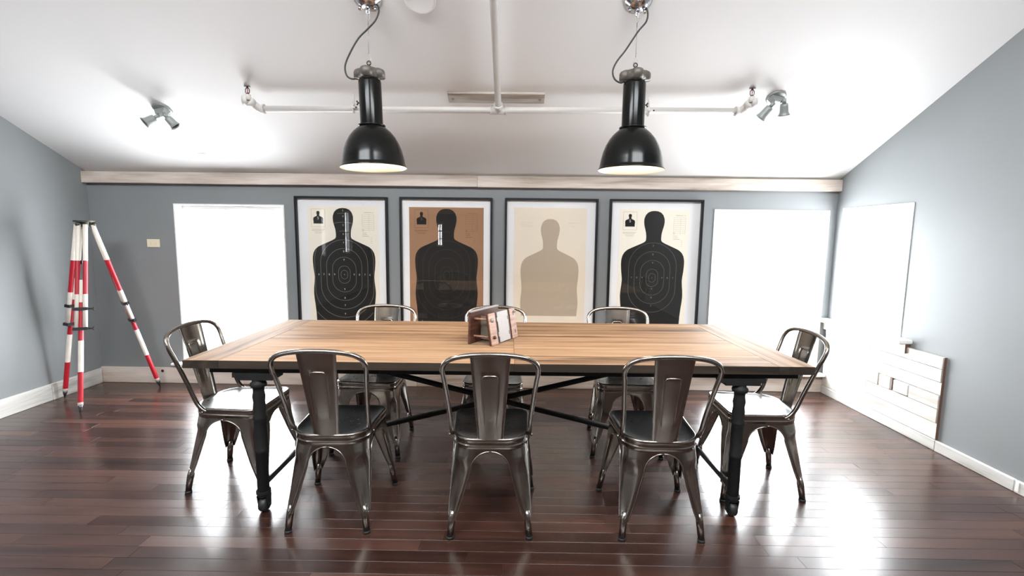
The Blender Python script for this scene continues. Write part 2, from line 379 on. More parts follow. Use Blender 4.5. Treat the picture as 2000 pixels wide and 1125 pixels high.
# floor: slab, single planks where they can be told apart, the rest joined
floor = struct(MB().box(XL-TH, XR+TH, REAR-TH, D+TH, -0.14, -0.0125).build('floor', M['floor_gap']), 'dark red-brown strip floor of glossy boards', 'floor')
PW = 0.0703
plank_meshes = []
def plank_mesh(L, w):
    g = 0.0006; b = 0.0002; t = 0.012
    vs = [(-L/2+g, -w/2+g, -t), (L/2-g, -w/2+g, -t), (L/2-g, w/2-g, -t), (-L/2+g, w/2-g, -t),
          (-L/2+g, -w/2+g, -b), (L/2-g, -w/2+g, -b), (L/2-g, w/2-g, -b), (-L/2+g, w/2-g, -b),
          (-L/2+g+b, -w/2+g+b, 0), (L/2-g-b, -w/2+g+b, 0), (L/2-g-b, w/2-g-b, 0), (-L/2+g+b, w/2-g-b, 0)]
    fs = [(8, 9, 10, 11)]
    for k in (0, 4): fs += [(k+i, k+(i+1) % 4, k+4+(i+1) % 4, k+4+i) for i in range(4)]
    return MB().add(vs, fs)
LENS = [0.55, 0.75, 0.9, 1.05, 1.2, 1.4]
shared = {L: plank_mesh(L, PW).mesh('plank', M['floor']) for L in LENS}
y = D-PW/2; far_mb = MB(); n_pl = 0
while y > REAR-0.05:
    x = XL-TH*0.5-random.uniform(0, 0.7)
    while x < XR+TH*0.5:
        L = random.choice(LENS)
        x1 = x+L
        if y > 1.55 and n_pl < 295:
            c0, c1 = max(x, XL-0.1), min(x1, XR+0.1)
            me = shared[L] if (c0 == x and c1 == x1) else plank_mesh(c1-c0, PW).mesh('plank', M['floor'])
            if c1-c0 > 0.05:
                o = link('plank', me, floor, ((c0+c1)/2, y, 0)); o.rotation_euler = (random.gauss(0, 0.0007), random.gauss(0, 0.0002), 0); n_pl += 1
        else:
            q = plank_mesh(max(0.05, min(x1, XR+0.1)-max(x, XL-0.1)), PW)
            far_mb.add([(a+(max(x, XL-0.1)+min(x1, XR+0.1))/2, b+y, c) for a, b, c in q.v], q.f)
        x = x1
    y -= PW
o = far_mb.build('plank_field', M['floor'], floor); o['kind'] = 'stuff'

# windows
def window(name, origin, ux, nz, w, h, label, sill=None, bar=False):
    """origin: lower corner on the inner wall face; ux along the wall; nz outward"""
    ux = Vector(ux); n = Vector(nz); o3 = Vector(origin)
    r = empty(name, origin); struct(r, label, 'window')
    X = Matrix(((ux.x, n.x, 0, 0), (ux.y, n.y, 0, 0), (ux.z, n.z, 1, 0), (0, 0, 0, 1)))
    t = 0.012
    mb = MB()
    mb.box(0, t, -0.006, TH, 0, h, 0, X); mb.box(w-t, w, -0.006, TH, 0, h, 0, X); mb.box(t, w-t, -0.006, TH, h-t, h, 0, X); mb.box(t, w-t, 0.0, TH, 0, t, 0, X)
    mb.build('window_frame', M['white'], r, fix=True)
    mb = MB(); s = 0.032; y0, y1 = 0.088, 0.122
    mb.box(t, t+s, y0, y1, t, h-t, 0, X); mb.box(w-t-s, w-t, y0, y1, t, h-t, 0, X); mb.box(t+s, w-t-s, y0, y1, h-t-s, h-t, 0, X); mb.box(t+s, w-t-s, y0, y1, t, t+s, 0, X)
    sash = mb.build('sash', M['white'], r, fix=True)
    MB().box(t+s, w-t-s, 0.104, 0.108, t+s, h-t-s, 0, X).build('pane', M['glass'], sash, fix=True)
    if sill:
        a, b, z0, z1, out = sill
        MB().box(a, b, -out, 0.10, z0, z1, 0, X).build('window_sill', M['white'], r, bevel=0.006, fix=True)
    return r, X
window('window_1', (WIN_L[0], D, WIN_L[2]), (1, 0, 0), (0, 1, 0), WIN_L[1]-WIN_L[0], WIN_L[3]-WIN_L[2], 'tall window in the back wall, between light switch and first picture', (-0.075, WIN_L[1]-WIN_L[0]+0.075, -0.022, 0.0, 0.07))
window('window_2', (WIN_R[0], D, WIN_R[2]), (1, 0, 0), (0, 1, 0), WIN_R[1]-WIN_R[0], WIN_R[3]-WIN_R[2], 'tall window in the back wall, between last picture and right corner', (-0.075, WIN_R[1]-WIN_R[0]+0.045, -0.028, 0.0, 0.07))
w3, X3 = window('window_3', (XR, WIN_S[0], WIN_S[2]), (0, 1, 0), (1, 0, 0), WIN_S[1]-WIN_S[0], WIN_S[3]-WIN_S[2], 'square window in the right wall above the whitewashed boards', (-0.10, 0.78, -0.03, 0.0, 0.085))
mb = MB(); mb.box(-0.085, 0.775, -0.034, 0.0, -0.095, -0.03, 0, X3); mb.box(-0.088, -0.0855, -0.034, 0.0, -0.095, -0.03, 1, X3)
mb.build('sill_apron', [M['panel_wood'], M['endgrain']], w3, fix=True)
# simple windows of the unseen part of the room (panes and a cross bar)
def rear_window(name, pts, label, bars=(2, 3)):
    a, b, c = [Vector(p) for p in pts]       # corner, along u, along v (edges)
    U, V = b, c; N = U.cross(V).normalized()
    r = empty(name, a); struct(r, label, 'window')
    mb = MB(); e = 0.035
    def q(u0, u1, v0, v1, d):
        P = []
        for dd in (-d, d):
            for (u, v) in ((u0, v0), (u1, v0), (u1, v1), (u0, v1)): P.append(U.normalized()*u+V.normalized()*v+N*dd)
        return P
    FS = [(3, 2, 1, 0), (4, 5, 6, 7), (0, 1, 5, 4), (1, 2, 6, 5), (2, 3, 7, 6), (3, 0, 4, 7)]
    w, h = U.length, V.length
    for args in ((0, e, 0, h), (w-e, w, 0, h), (e, w-e, 0, e), (e, w-e, h-e, h)): mb.add(q(*args, 0.02), FS)
    for k in range(1, bars[0]): mb.add(q(w*k/bars[0]-0.012, w*k/bars[0]+0.012, e, h-e, 0.012), FS)
    for k in range(1, bars[1]): mb.add(q(e, w-e, h*k/bars[1]-0.012, h*k/bars[1]+0.012, 0.011), FS)
    mb.build('window_frame', M['white'], r, fix=True)
    MB().add(q(e, w-e, e, h-e, 0.002), FS).build('pane', M['glass'], r, fix=True)
rear_window('window_4', ((-1.96, REAR-0.07, 1.05), (0.16, 0, 0), (0, 0, 0.57)), 'narrow barred window in the rear wall behind the camera')
rear_window('window_5', ((XL-0.07, -1.15, 0.9), (0, 0.3, 0), (0, 0, 0.93)), 'narrow left wall window nearer the camera', (1, 2))
rear_window('window_6', ((XL-0.07, -2.5, 0.9), (0, 0.4, 0), (0, 0, 0.93)), 'narrow left wall window farther behind the camera', (1, 2))
for i, (a, b, c, d) in enumerate(FILL_SKYLIGHTS):
    z0 = RIDGE_Z-rear_slope*(RIDGE_Y-c)+0.06
    rear_window('window_%d' % (7+i), ((a, c, z0), (b-a, 0, 0), (0, d-c, rear_slope*(d-c))), ('left' if i == 0 else 'right')+' added fill-light skylight in the rear roof slope behind the camera', (2, 1))

# trim boards and baseboards
t1 = struct(empty('trim_1', (0, D, 0)), 'whitewashed pine beam along the top of the back wall', 'trim')
MB().box(XL, -0.3285, -0.05, -0.001, 1.744, 1.838).build('board', M['pale_wood'], t1, bevel=0.003)
MB().box(-0.3265, XR, -0.046, -0.001, 1.742, 1.837).build('board', M['pale_wood'], t1, bevel=0.003)
bb = struct(empty('baseboard_back', (0, D, 0)), 'whitewashed pine baseboard along the back wall', 'baseboard')
cuts = [XL, -2.40, -0.86, -0.02, 1.35, XR]
for k, (a, b) in enumerate(zip(cuts, cuts[1:])):
    MB().box(a+0.001, b-0.001, -0.024-0.003*(k % 2), -0.001, 0.0, 0.140+0.004*(k % 2)).build('board', M['pale_wood'], bb, bevel=0.003)
MB().lathe([(0.013, 0), (0.009, -0.001), (0.0, -0.0015)], 12, 0, Matrix.Translation((-3.115, -0.0285, 0.112)) @ Matrix.Rotation(pi/2, 4, 'X') @ Matrix.Scale(-1, 4, (0, 0, 1))).build('knot', M['knot'], bb)
bl = struct(empty('baseboard_left', (XL, 0, 0), pi/2), 'worn white baseboard along the left wall', 'baseboard')
for a, b in ((0.6, 2.2), (2.2, 3.55), (3.55, D-0.03)):
    MB().box(a+0.001, b-0.001, -0.02, -0.001, 0.0, 0.132).build('board', M['white_base'], bl, bevel=0.003)
br = struct(empty('baseboard_right', (XR, 0, 0), pi/2), 'low white baseboard along the right wall', 'baseboard')
for a, b in ((0.6, 2.40), (2.40, 2.88), (2.88, D-0.03)):
    MB().box(a+0.001, b-0.001, 0.001, 0.022, 0.0, 0.068).build('board', M['white_base'], br, bevel=0.003)
MB().box(2.374, 2.390, 0.022, 0.025, 0.012, 0.062).build('joint_cover', M['white'], br)
# whitewashed boards under the right window
pw = struct(empty('trim_2', (XR, 0, 0), pi/2), 'whitewashed board panelling under the right wall window', 'trim')
zs = [0.070, 0.178, 0.272, 0.362, 0.446, 0.532, 0.610]
for k, (a, b) in enumerate(zip(zs, zs[1:])):
    pro = 0.016+0.003*((k*7) % 3)
    segs = [(2.885+0.004*((k*5) % 3), 4.0)]
    if k == 2: segs = [(2.889, 3.115), (3.275, 3.375), (3.388, 4.0)]
    if k in (1, 4): segs = [(segs[0][0], 3.50), (3.50, 4.0)]
    for s0, s1 in segs:
        # grain along the board (local X)
        MB().box(-(s1-s0)/2+0.0008, (s1-s0)/2-0.0008, 0.001, pro, a+0.0018, b-0.0018).build('board', M['panel_wood'], pw, ((s0+s1)/2, 0, 0), bevel=0.0015)
MB().box(3.235, 3.40, 0.0005, 0.004, 0.2735, 0.3605).build('backing', M['endgrain'], pw)
MB().box(2.8835, 2.8845, 0.001, 0.016, 0.070, 0.610).build('end_grain', M['endgrain'], pw)
oc = MB(); oc.box(3.120, 3.240, 0.001, 0.026, 0.279, 0.358)
o = oc.build('outlet_cover', M['white'], None, (XR, 0, 0), bevel=0.003); o.rotation_euler = (0, 0, pi/2)
tag(o, 'blank white cover plate set in the whitewashed boards', 'outlet cover')
o = empty('switch_plate', (-3.130, D, 1.238)); tag(o, 'cream light switch plate on the grey wall beside the tripod', 'switch plate')
MB().box(-0.055, 0.055, -0.008, -0.0005, -0.035, 0.035).build('plate', M['cream'], o, bevel=0.003)
for dx in (-0.023, 0.023): MB().box(dx-0.008, dx+0.008, -0.013, -0.008, -0.012, 0.012).build('toggle', M['cream'], o, bevel=0.002)

# ================================================================== TABLE
tb = empty('dining_table', (-0.0706, 2.591, 0), 0.0099)
tag(tb, 'long plank-topped dining table on black iron legs with casters', 'table')
HL, HD, TT, TB_ = 1.449, 0.513, 0.760, 0.722
def tboard(x0, x1, y0, y1, along='x', dz=0.0):
    L = (x1-x0) if along == 'x' else (y1-y0); w = (y1-y0) if along == 'x' else (x1-x0)
    m = MB(); g = 0.0005
    L2, w2 = L/2-g, w/2-g
    vs = [(-L2, -w2, TB_-TT), (L2, -w2, TB_-TT), (L2, w2, TB_-TT), (-L2, w2, TB_-TT), (-L2, -w2, -0.001), (L2, -w2, -0.001), (L2, w2, -0.001), (-L2, w2, -0.001),
          (-L2+.001, -w2+.001, 0), (L2-.001, -w2+.001, 0), (L2-.001, w2-.001, 0), (-L2+.001, w2-.001, 0)]
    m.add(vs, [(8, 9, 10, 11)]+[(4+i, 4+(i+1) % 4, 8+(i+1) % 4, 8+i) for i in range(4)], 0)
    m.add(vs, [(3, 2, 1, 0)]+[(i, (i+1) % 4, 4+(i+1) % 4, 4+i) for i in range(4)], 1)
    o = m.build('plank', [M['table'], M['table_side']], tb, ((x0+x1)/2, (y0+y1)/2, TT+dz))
    if along == 'y': o.rotation_euler = (0, 0, pi/2)
    return o
tboard(-HL, -HL+0.165, -HD, HD, 'y'); tboard(HL-0.165, HL, -HD, HD, 'y')
xm = 0.068
ws = [0.155, 0.135, 0.165, 0.14, 0.16, 0.145, 0.15]; sc = 2*HD/sum(ws)
for x0, x1 in ((-HL+0.165, xm), (xm, HL-0.165)):
    yy = -HD
    for w in ws:
        tboard(x0, x1, yy, yy+w*sc, 'x', random.uniform(-0.0006, 0.0)); yy += w*sc
# iron rails under the top
for sy in (-1, 1):
    MB().box(-HL+0.10, HL-0.055, sy*(HD-0.045)-0.014, sy*(HD-0.045)+0.014, 0.694, 0.7215).build('rail', M['iron'], tb, bevel=0.002)
for sx in (-1, 1):
    MB().box(sx*1.133-0.015, sx*1.133+0.015, -HD+0.06, HD-0.06, 0.694, 0.7215).build('cross_rail', M['iron'], tb, bevel=0.002)
LX, LY = 1.135, 0.462
def table_leg(x, y):
    mb = MB(); X = Matrix.Translation((x, y, 0))
    for (a, z0, z1) in ((0.105, 0.6725, 0.6935), (0.082, 0.660, 0.673)): mb.box(-a, a, -0.028, 0.028, z0, z1, 0, X)
    prof = [(0.022, 0.105), (0.027, 0.112), (0.027, 0.30), (0.029, 0.302), (0.0285, 0.315), (0.027, 0.32), (0.027, 0.46), (0.031, 0.468), (0.031, 0.476), (0.026, 0.49), (0.029, 0.52), (0.026, 0.55),
            (0.029, 0.575), (0.025, 0.60), (0.025, 0.618), (0.034, 0.624), (0.037, 0.634), (0.034, 0.644), (0.027, 0.648), (0.027, 0.6605)]
    mb.lathe(prof, 18, 0, X); mb.disc(0.022, 0.105, 18, 0, X, True)
    leg = mb.build('leg', M['iron'], tb)
    mb = MB(); mb.cyl(0.033, 0.094, 0.108, 18, 0, X); mb.cyl(0.026, 0.080, 0.094, 16, 0, X)
    for s in (-1, 1):
        mb.add([(s*0.021, -0.020, 0.085), (s*0.026, -0.020, 0.085), (s*0.026, 0.022, 0.085), (s*0.021, 0.022, 0.085), (s*0.021, -0.006, 0.022), (s*0.026, -0.006, 0.022), (s*0.026, 0.014, 0.022), (s*0.021, 0.014, 0.022)],
               [(0, 1, 2, 3), (7, 6, 5, 4), (0, 4, 5, 1), (1, 5, 6, 2), (2, 6, 7, 3), (3, 7, 4, 0)], 0, False, X)
    mb.tube([(x-0.031, y+0.004, 0.036), (x+0.031, y+0.004, 0.036)], 0.006, 8)
    c = mb.build('caster_fork', M['iron'], leg, fix=True)
    mb = MB(); X2 = Matrix.Translation((x, y+0.004, 0.036)) @ Matrix.Rotation(pi/2, 4, 'Y')
    mb.lathe([(0.010, -0.019), (0.030, -0.018), (0.0355, -0.012), (0.036, 0), (0.0355, 0.012), (0.030, 0.018), (0.010, 0.019)], 24, 0, X2); mb.disc(0.010, -0.019, 12, 0, X2, True); mb.disc(0.010, 0.019, 12, 0, X2)
    mb.build('caster_wheel', M['rubber'], leg)
for sx in (-1, 1):
    for sy in (-1, 1): table_leg(sx*LX, sy*LY)
for sx in (-1, 1):
    MB().box(sx*LX-0.006, sx*LX+0.006, -LY+0.025, LY-0.025, 0.118, 0.150).build('stretcher', M['iron_worn'], tb, bevel=0.002)
    MB().box(sx*LX-0.05 if sx > 0 else sx*LX-0.006, sx*LX+0.006 if sx > 0 else sx*LX+0.05, -0.035, 0.035, 0.112, 0.156).build('brace_bracket', M['iron'], tb, bevel=0.003)
for k, (x0, z0, x1, z1) in enumerate(((-LX, 0.686, LX-0.04, 0.135), (LX, 0.686, -LX+0.04, 0.135))):
    MB().tube([(x0, 0.017*(1 if k else -1), z0), (x1, 0.017*(1 if k else -1), z1)], 0.0155, 14).build('brace_bar', M['iron'], tb)
MB().tube([(0, -0.04, 0.4105), (0, 0.04, 0.4105)], 0.036, 20).build('brace_hub', M['iron'], tb)

# ================================================================== CHAIRS
def rrect(hwf, hwb, hy, rf, n=7, off=0.0, rb=0.105):
    """rounded trapezoid, front (+y) half width hwf, back hwb"""
    cs = [(hwf, hy, 0), (-hwf, hy, 1), (-hwb, -hy, 2), (hwb, -hy, 3)]; out = []
    for x, y, q in cs:
        r = rf if y > 0 else rb
        cx = x-(r if x > 0 else -r); cy = y-(r if y > 0 else -r)
        for k in range(n+1):
            a = pi/2*q+pi/2*k/n; out.append((cx+(r+off)*cos(a), cy+(r+off)*sin(a)))
    return out
def make_chair():
    root = empty('metal_chair')
    HWF, HWB, HY, CR = 0.180, 0.168, 0.180, 0.050
    base = rrect(HWF, HWB, HY, CR)
    rows = []
    for s, z, off in ((0.02, 0.4375, 0), (0.35, 0.438, 0), (0.65, 0.4405, 0), (0.85, 0.4445, 0), (0.93, 0.4485, 0), (0.965, 0.4520, 0), (0.99, 0.4525, 0)):
        rows.append([(x*s, y*s, z) for x, y in base])
    for off, z in ((0.002, 0.4508), (0.0045, 0.4470), (0.0050, 0.4420), (0.0030, 0.4370), (0.0022, 0.4250), (0.0022, 0.4190), (0.0038, 0.4175), (0.0038, 0.4155), (0.0015, 0.4135), (0.0015, 0.3975)):
        rows.append([(x, y, z) for x, y in rrect(HWF, HWB, HY, CR, 7, off)])
    mb = MB(); mb.grid(rows[:7], 0, True, None, True); mb.grid(rows[6:], 1, True, None, True)
    mb.add([(p[0], p[1], p[2]) for p in rows[0]], [tuple(range(len(base)))], 0, True)
    seat = mb.build('seat', [M['steel_seat'], M['steel']], root, fix=True)
    for x, y in ((0, 0), (0.022, 0), (-0.022, 0), (0.011, 0.02), (-0.011, 0.02), (0.011, -0.02), (-0.011, -0.02)):
        MB().cyl(0.0032, 0.4374, 0.4384, 10, 0, Matrix.Translation((x, y, 0))).build('drain_hole', M['rubber'], seat)
    # raised lettering on the back of the skirt
    vs, fs = text_mesh('TOLIX', 0.016)
    MB().add([(-x, -HY-0.0036, 0.4295+y) for x, y, z in vs], fs).build('stamp', M['steel'], seat)
    ZA = 0.392
    def leg(sx, sy):
        hx0 = HWF if sy > 0 else HWB; tipx = 0.222 if sy > 0 else 0.190; tipy = 0.222 if sy > 0 else 0.218
        gx3, gx1 = (0.098, 0.176) if sy > 0 else (0.086, 0.146)
        gy3, gy1 = 0.098, 0.170
        def C(z):
            t = (0.405-z)/0.405; return hx0+(tipx-hx0)*t, HY+(tipy-HY)*t
        def gap(z, g3, g1):
            z3 = 0.310
            if z >= ZA: return 0.0
            if z > z3:
                q = (z-z3)/(ZA-z3); return g3*sqrt(max(0, 1-q*q)) + 0.0
            return g3+(g1-g3)*(z3-z)/(z3-0.10)
        zl = [0.406, 0.398, ZA, 0.3905, 0.388, 0.383, 0.375, 0.365, 0.35, 0.333, 0.31, 0.28, 0.25, 0.22, 0.19, 0.16, 0.13, 0.11, 0.098, 0.088]
        rows = []
        for z in zl:
            cx, cy = C(z); e1 = cx-gap(z, gx3, gx1); e2 = cy-gap(z, gy3, gy1)
            if z < 0.19: lim = 0.030+(z-0.088)*0.34; e1 = min(e1, lim); e2 = min(e2, lim)
            t = max(0, min(1, (0.40-z)/0.30)); r = min((CR if sy > 0 else 0.105)*(1-t)+0.022*t, e1*0.97, e2*0.97)
            pts = []
            ch = 0.0
            if 0.095 < z < 0.345:
                ch = 0.013*min(1, (0.345-z)/0.03)*min(1, (z-0.095)/0.02)
            for k in range(5): pts.append((cx-e1+(e1-r)*k/5, cy))
            for k in range(9):
                a = pi/2*(1-k/8); w = max(0, 1-abs(k-4)/3.2)**0.5 if abs(k-4) < 3.2 else 0
                px, py = cx-r+r*cos(a), cy-r+r*sin(a)
                pts.append((px-ch*0.72*w, py-ch*0.72*w))
            for k in range(1, 6): pts.append((cx, cy-r-(e2-r)*k/5))
            rows.append([(sx*px, sy*py, z) for px, py in pts])
        mb = MB(); mb.grid(rows)
        l1 = [r[0] for r in rows[2:]]; l2 = [r[-1] for r in rows[2:]]
        mb.tube(l1, 0.0035, 6); mb.tube(l2, 0.0035, 6)
        cx, cy = C(0.10); tx, ty = tipx-0.014, tipy-0.014
        mb.tube([(sx*(cx-0.020), sy*(cy-0.020), 0.125), (sx*(cx-0.017), sy*(cy-0.017), 0.095), (sx*tx, sy*ty, 0.010)], [0.010, 0.0165, 0.0145], 12)
        lg = mb.build('leg', M['steel'], root, fix=True)
        MB().tube([(sx*tx, sy*ty, 0.012), (sx*tx, sy*ty, 0.0)], 0.0165, 12).build('foot_cap', M['rubber'], lg)
    for sx in (-1, 1):
        for sy in (-1, 1): leg(sx, sy)
    # back loop
    half = [(0.1735, -0.085, 0.436), (0.1755, -0.112, 0.455), (0.1765, -0.135, 0.49), (0.180, -0.160, 0.56), (0.187, -0.189, 0.64), (0.195, -0.219, 0.72), (0.2005, -0.234, 0.76), (0.200, -0.245, 0.79),
            (0.186, -0.255, 0.816), (0.156, -0.262, 0.834), (0.115, -0.2665, 0.8445), (0.06, -0.269, 0.8505), (0.0, -0.270, 0.8525)]
    full = [(-x, y, z) for x, y, z in half]+[(x, y, z) for x, y, z in half[-2::-1]]
    sp = spline(full, 4)
    mb = MB(); mb.tube(sp, 0.0105, 12)
    for s in (-1, 1): mb.sphere((s*0.1865, -0.098, 0.436), 0.007, 8)
    mb.build('back_loop', M['steel'], root)
    # splat with pressed panel
    us = [-1, -0.9, -0.7, -0.52, -0.47, -0.42, -0.2, 0, 0.2, 0.42, 0.47, 0.52, 0.7, 0.9, 1]
    vsn = [0, 0.08, 0.16, 0.24, 0.26, 0.30, 0.4, 0.5, 0.6, 0.7, 0.745, 0.765, 0.785, 0.83, 0.9, 0.96, 1.0]
    rows = []
    for v in vsn:
        z = 0.438+(0.849-0.438)*v; hw = 0.054+(0.083-0.054)*v
        yb = -0.178-0.090*v+0.002*sin(pi*v)
        row = []
        for u in us:
            yy = yb-0.010*(1-u*u)*(0.5+0.5*v)
            inside = abs(u) < 0.5 and 0.25 < v < 0.775
            if inside:
                yy -= 0.0025*min(1, (v-0.24)/0.12)
            if abs(u) == 1: yy += 0.004
            row.append((u*hw, yy, z))
        rows.append(row)
    mb = MB(); mb.grid(rows)
    for e in (0, -1): mb.tube([r[e] for r in rows], 0.0022, 6)
    def on(u, v):
        z = 0.438+(0.849-0.438)*v; hw = 0.054+(0.083-0.054)*v
        return (u*hw, -0.178-0.090*v+0.002*sin(pi*v)-0.010*(1-u*u)*(0.5+0.5*v)-0.0022, z)
    path = [(-0.44, v) for v in (0.22, 0.3, 0.4, 0.5, 0.6, 0.68, 0.73)]+[(-0.42, 0.755), (-0.36, 0.772), (-0.2, 0.777), (0, 0.778)]
    path = path+[(-u, v) for u, v in path[-2::-1]]
    mb.tube([on(u, v) for u, v in path], [0.0012]+[0.0034]*(len(path)-2)+[0.0012], 8)
    mb.build('splat', M['steel'], root)
    return root
chair = make_chair()
CH = [(-0.836, 2.165, 0.020, 'steel chair with its back to us at the left end of the table near side'),
      (-0.104, 2.143, 0.025, 'steel chair with its back to us in the middle of the near side'),
      (0.669, 2.145, -0.010, 'steel chair with its back to us at the right end of the table near side'),
      (-0.890, 2.902, pi-0.06, 'steel chair across the table facing us, in front of the leftmost picture'),
      (-0.128, 2.905, pi, 'steel chair across the table mostly hidden behind the wooden stand'),
      (0.702, 2.925, pi-0.03, 'steel chair across the table facing us, in front of the rightmost picture'),
      (-1.470, 2.440, -pi/2, 'steel chair at the table end nearest the tripod, shiny white-lit seat'),
      (1.300, 2.462, pi/2-0.05, 'steel chair at the table end nearest the right-hand windows')]
for i, (x, y, a, lab) in enumerate(CH):
    c = chair if i == 0 else copy_tree(chair)
    c.location = (x, y, 0.0005); c.rotation_euler = (0, 0, a)
    tag(c, lab, 'chair', 'steel chairs around the dining table')

# ================================================================== PENDANT LAMPS
def lamp(x, y, z_can, rim_z, tilt, cord_pts, knob_side, lab):
    root = empty('pendant_lamp', (x, y, z_can)); tag(root, lab, 'lamp', 'black pendant lamps over the table')
    eye = 2.222-z_can
    T = Matrix.Translation((0, 0, eye)) @ Matrix.Rotation(tilt, 4, 'Y') @ Matrix.Translation((0, 0, -eye))
    O = T @ Matrix.Translation((0, 0, rim_z-z_can))
    outer = [(0.1735, 0.000), (0.1745, 0.004), (0.169, 0.010), (0.1655, 0.022), (0.160, 0.055), (0.151, 0.092), (0.138, 0.127), (0.120, 0.160), (0.098, 0.187), (0.076, 0.206), (0.064, 0.215)]
    mb = MB(); mb.lathe(outer, 48, 0, O)
    sh = mb.build('lamp_shade', M['enamel'], root)
    inner = [(0.1735, 0.000), (0.166, 0.006), (0.163, 0.022), (0.157, 0.055), (0.148, 0.091), (0.135, 0.125), (0.117, 0.157), (0.095, 0.184), (0.070, 0.204), (0.045, 0.208), (0.0, 0.208)]
    MB().lathe(inner, 48, 0, O).build('reflector', M['enamel_in'], sh)
    MB().lathe([(0.064, 0.214), (0.0705, 0.216), (0.0705, 0.222), (0.062, 0.224)], 36, 0, O).build('collar', M['enamel'], root)
    mb = MB(); mb.lathe([(0.0585, 0.222), (0.0585, 0.440), (0.0555, 0.450), (0.046, 0.4555), (0.0, 0.456)], 36, 0, O).build('housing', M['enamel'], root)
    lob = lambda th: 0.86+0.34*(max(0.0, cos(4*th)+0.45)/1.45)**0.5
    mb = MB(); mb.lathe([(0.046, 0.446), (0.046, 0.460), (0.068, 0.461), (0.068, 0.492), (0.064, 0.501), (0.054, 0.507), (0.030, 0.511), (0.0, 0.512)], 48, 0, O, lob)
    cp = mb.build('lamp_cap', M['cap'], root)
    for k in range(4):
        a = k*pi/2-pi/2; MB().tube([O @ Vector((0.058*cos(a), 0.058*sin(a), 0.470)), O @ Vector((0.070*cos(a), 0.070*sin(a), 0.468))], 0.006, 8).build('screw', M['brass'], cp)
    mb = MB(); mb.tube([O @ Vector((0, 0, 0.512)), O @ Vector((0, 0, 0.530))], 0.007, 10); mb.tube([O @ Vector((0.010*cos(t), 0, 0.538+0.010*sin(t))) for t in [2*pi*k/14 for k in range(14)]], 0.0032, 7, closed=True)
    mb.build('eye_bolt', M['brass'], cp)
    b = MB(); b.sphere(tuple(O @ Vector((0, 0, 0.095))), 0.038, 16, 0, 1, 1, 1.25); b.build('bulb', M['bulb'], root)
    # wing screw and lever on the side
    mb = MB(); k = knob_side
    mb.tube([O @ Vector((k*0.057, 0, 0.338)), O @ Vector((k*0.070, 0, 0.338))], 0.003, 8)
    for dz in (-1, 1): mb.tube([O @ Vector((k*0.066, 0, 0.338)), O @ Vector((k*0.074, 0, 0.338+dz*0.010))], [0.003, 0.0045], 8)
    mb.build('wing_screw', M['clamp'], root)
    # canopy on the slope, hook, wire, cord
    Cn = Matrix.Rotation(math.atan(SL), 4, 'X'); Cn = Matrix(((1, 0, 0, 0), (0, SLU.y*-1, SLN.y*-1, 0), (0, SLU.z*-1, SLN.z*-1, 0), (0, 0, 0, 1)))
    mb = MB(); mb.lathe([(0.072, 0.0), (0.072, -0.004), (0.062, -0.010), (0.046, -0.030), (0.038, -0.036), (0.0, -0.037)], 36, 0, Cn)
    can = mb.build('canopy', M['chrome'], root, fix=True)
    for q in range(3):
        a = q*2*pi/3+0.6; p = Cn @ Vector((0.045*cos(a), 0.045*sin(a), -0.030)); n = Cn @ Vector((0, 0, -0.02)); MB().tube([p, p+n], 0.008, 8).build('canopy_screw', M['chrome'], can)
    zt = -0.078
    mb = MB(); mb.tube([(0, 0, -0.03), (0, 0, -0.056)], 0.009, 10); mb.tube([(0.008*cos(t), 0, -0.064+0.011*sin(t)) for t in [2*pi*k/14 for k in range(14)]], 0.0035, 7, closed=True)
    mb.build('hook', M['chrome'], can)
    def loop(z0, z1):
        return [(0.0095*sin(pi*t)*(1 if t < 1 else 1), 0, z0+(z1-z0)*t) for t in [k/10 for k in range(11)]]
    mb = MB()
    for s in (-1, 1):
        mb.tube([(s*0.0105*sin(pi*min(1, (k/10)**0.7)), 0, zt+0.008-0.040*k/10) for k in range(11)], 0.0014, 6)
        mb.tube([(s*0.0105*sin(pi*min(1, (k/10)**0.7)), 0, eye+0.008+0.045*k/10) for k in range(11)], 0.0014, 6)
    mb.tube([(0, 0, zt-0.030), (0, 0, zt-0.048)], 0.0026, 7); mb.tube([(0, 0, eye+0.052), (0, 0, eye+0.070)], 0.0026, 7)
    mb.tube([(0, 0, zt-0.032), (0, 0, eye+0.053)], 0.0014, 7)
    mb.build('wire', M['wire'], root)
    pts = [(px-x, py-y, pz-z_can) for px, py, pz in cord_pts]
    MB().tube(spline(pts, 8), 0.0044, 10).build('cord', M['rubber'], root)
    L = bpy.data.lights.new('lamp_bulb_light', 'SPOT'); L.energy = 25; L.color = (1.0, 0.70, 0.42); L.shadow_soft_size = 0.035
    L.spot_size = radians(150); L.spot_blend = 0.4
    lo = bpy.data.objects.new('lamp_bulb_light', L); COL.objects.link(lo); lo.parent = root; lo.location = tuple(O @ Vector((0, 0, 0.042)))
YL = 2.55
lamp(-0.779, YL, ceil_z(YL), 1.692, radians(-1.6), [(-0.735, 2.555, 2.530), (-0.722, 2.552, 2.490), (-0.741, 2.55, 2.441), (-0.785, 2.55, 2.396), (-0.831, 2.55, 2.352), (-0.876, 2.55, 2.281), (-0.904, 2.55, 2.217), (-0.898, 2.55, 2.168), (-0.869, 2.55, 2.150), (-0.825, 2.55, 2.157)], -1, 'black enamel pendant lamp hanging over the left half of the table')
lamp(0.614, YL, ceil_z(YL), 1.695, radians(0.3), [(0.648, 2.555, 2.534), (0.666, 2.552, 2.496), (0.661, 2.55, 2.449), (0.620, 2.55, 2.398), (0.560, 2.55, 2.307), (0.517, 2.55, 2.251), (0.497, 2.55, 2.204), (0.507, 2.55, 2.164), (0.540, 2.55, 2.144), (0.570, 2.55, 2.156)], 1, 'black enamel pendant lamp hanging over the right half of the table')

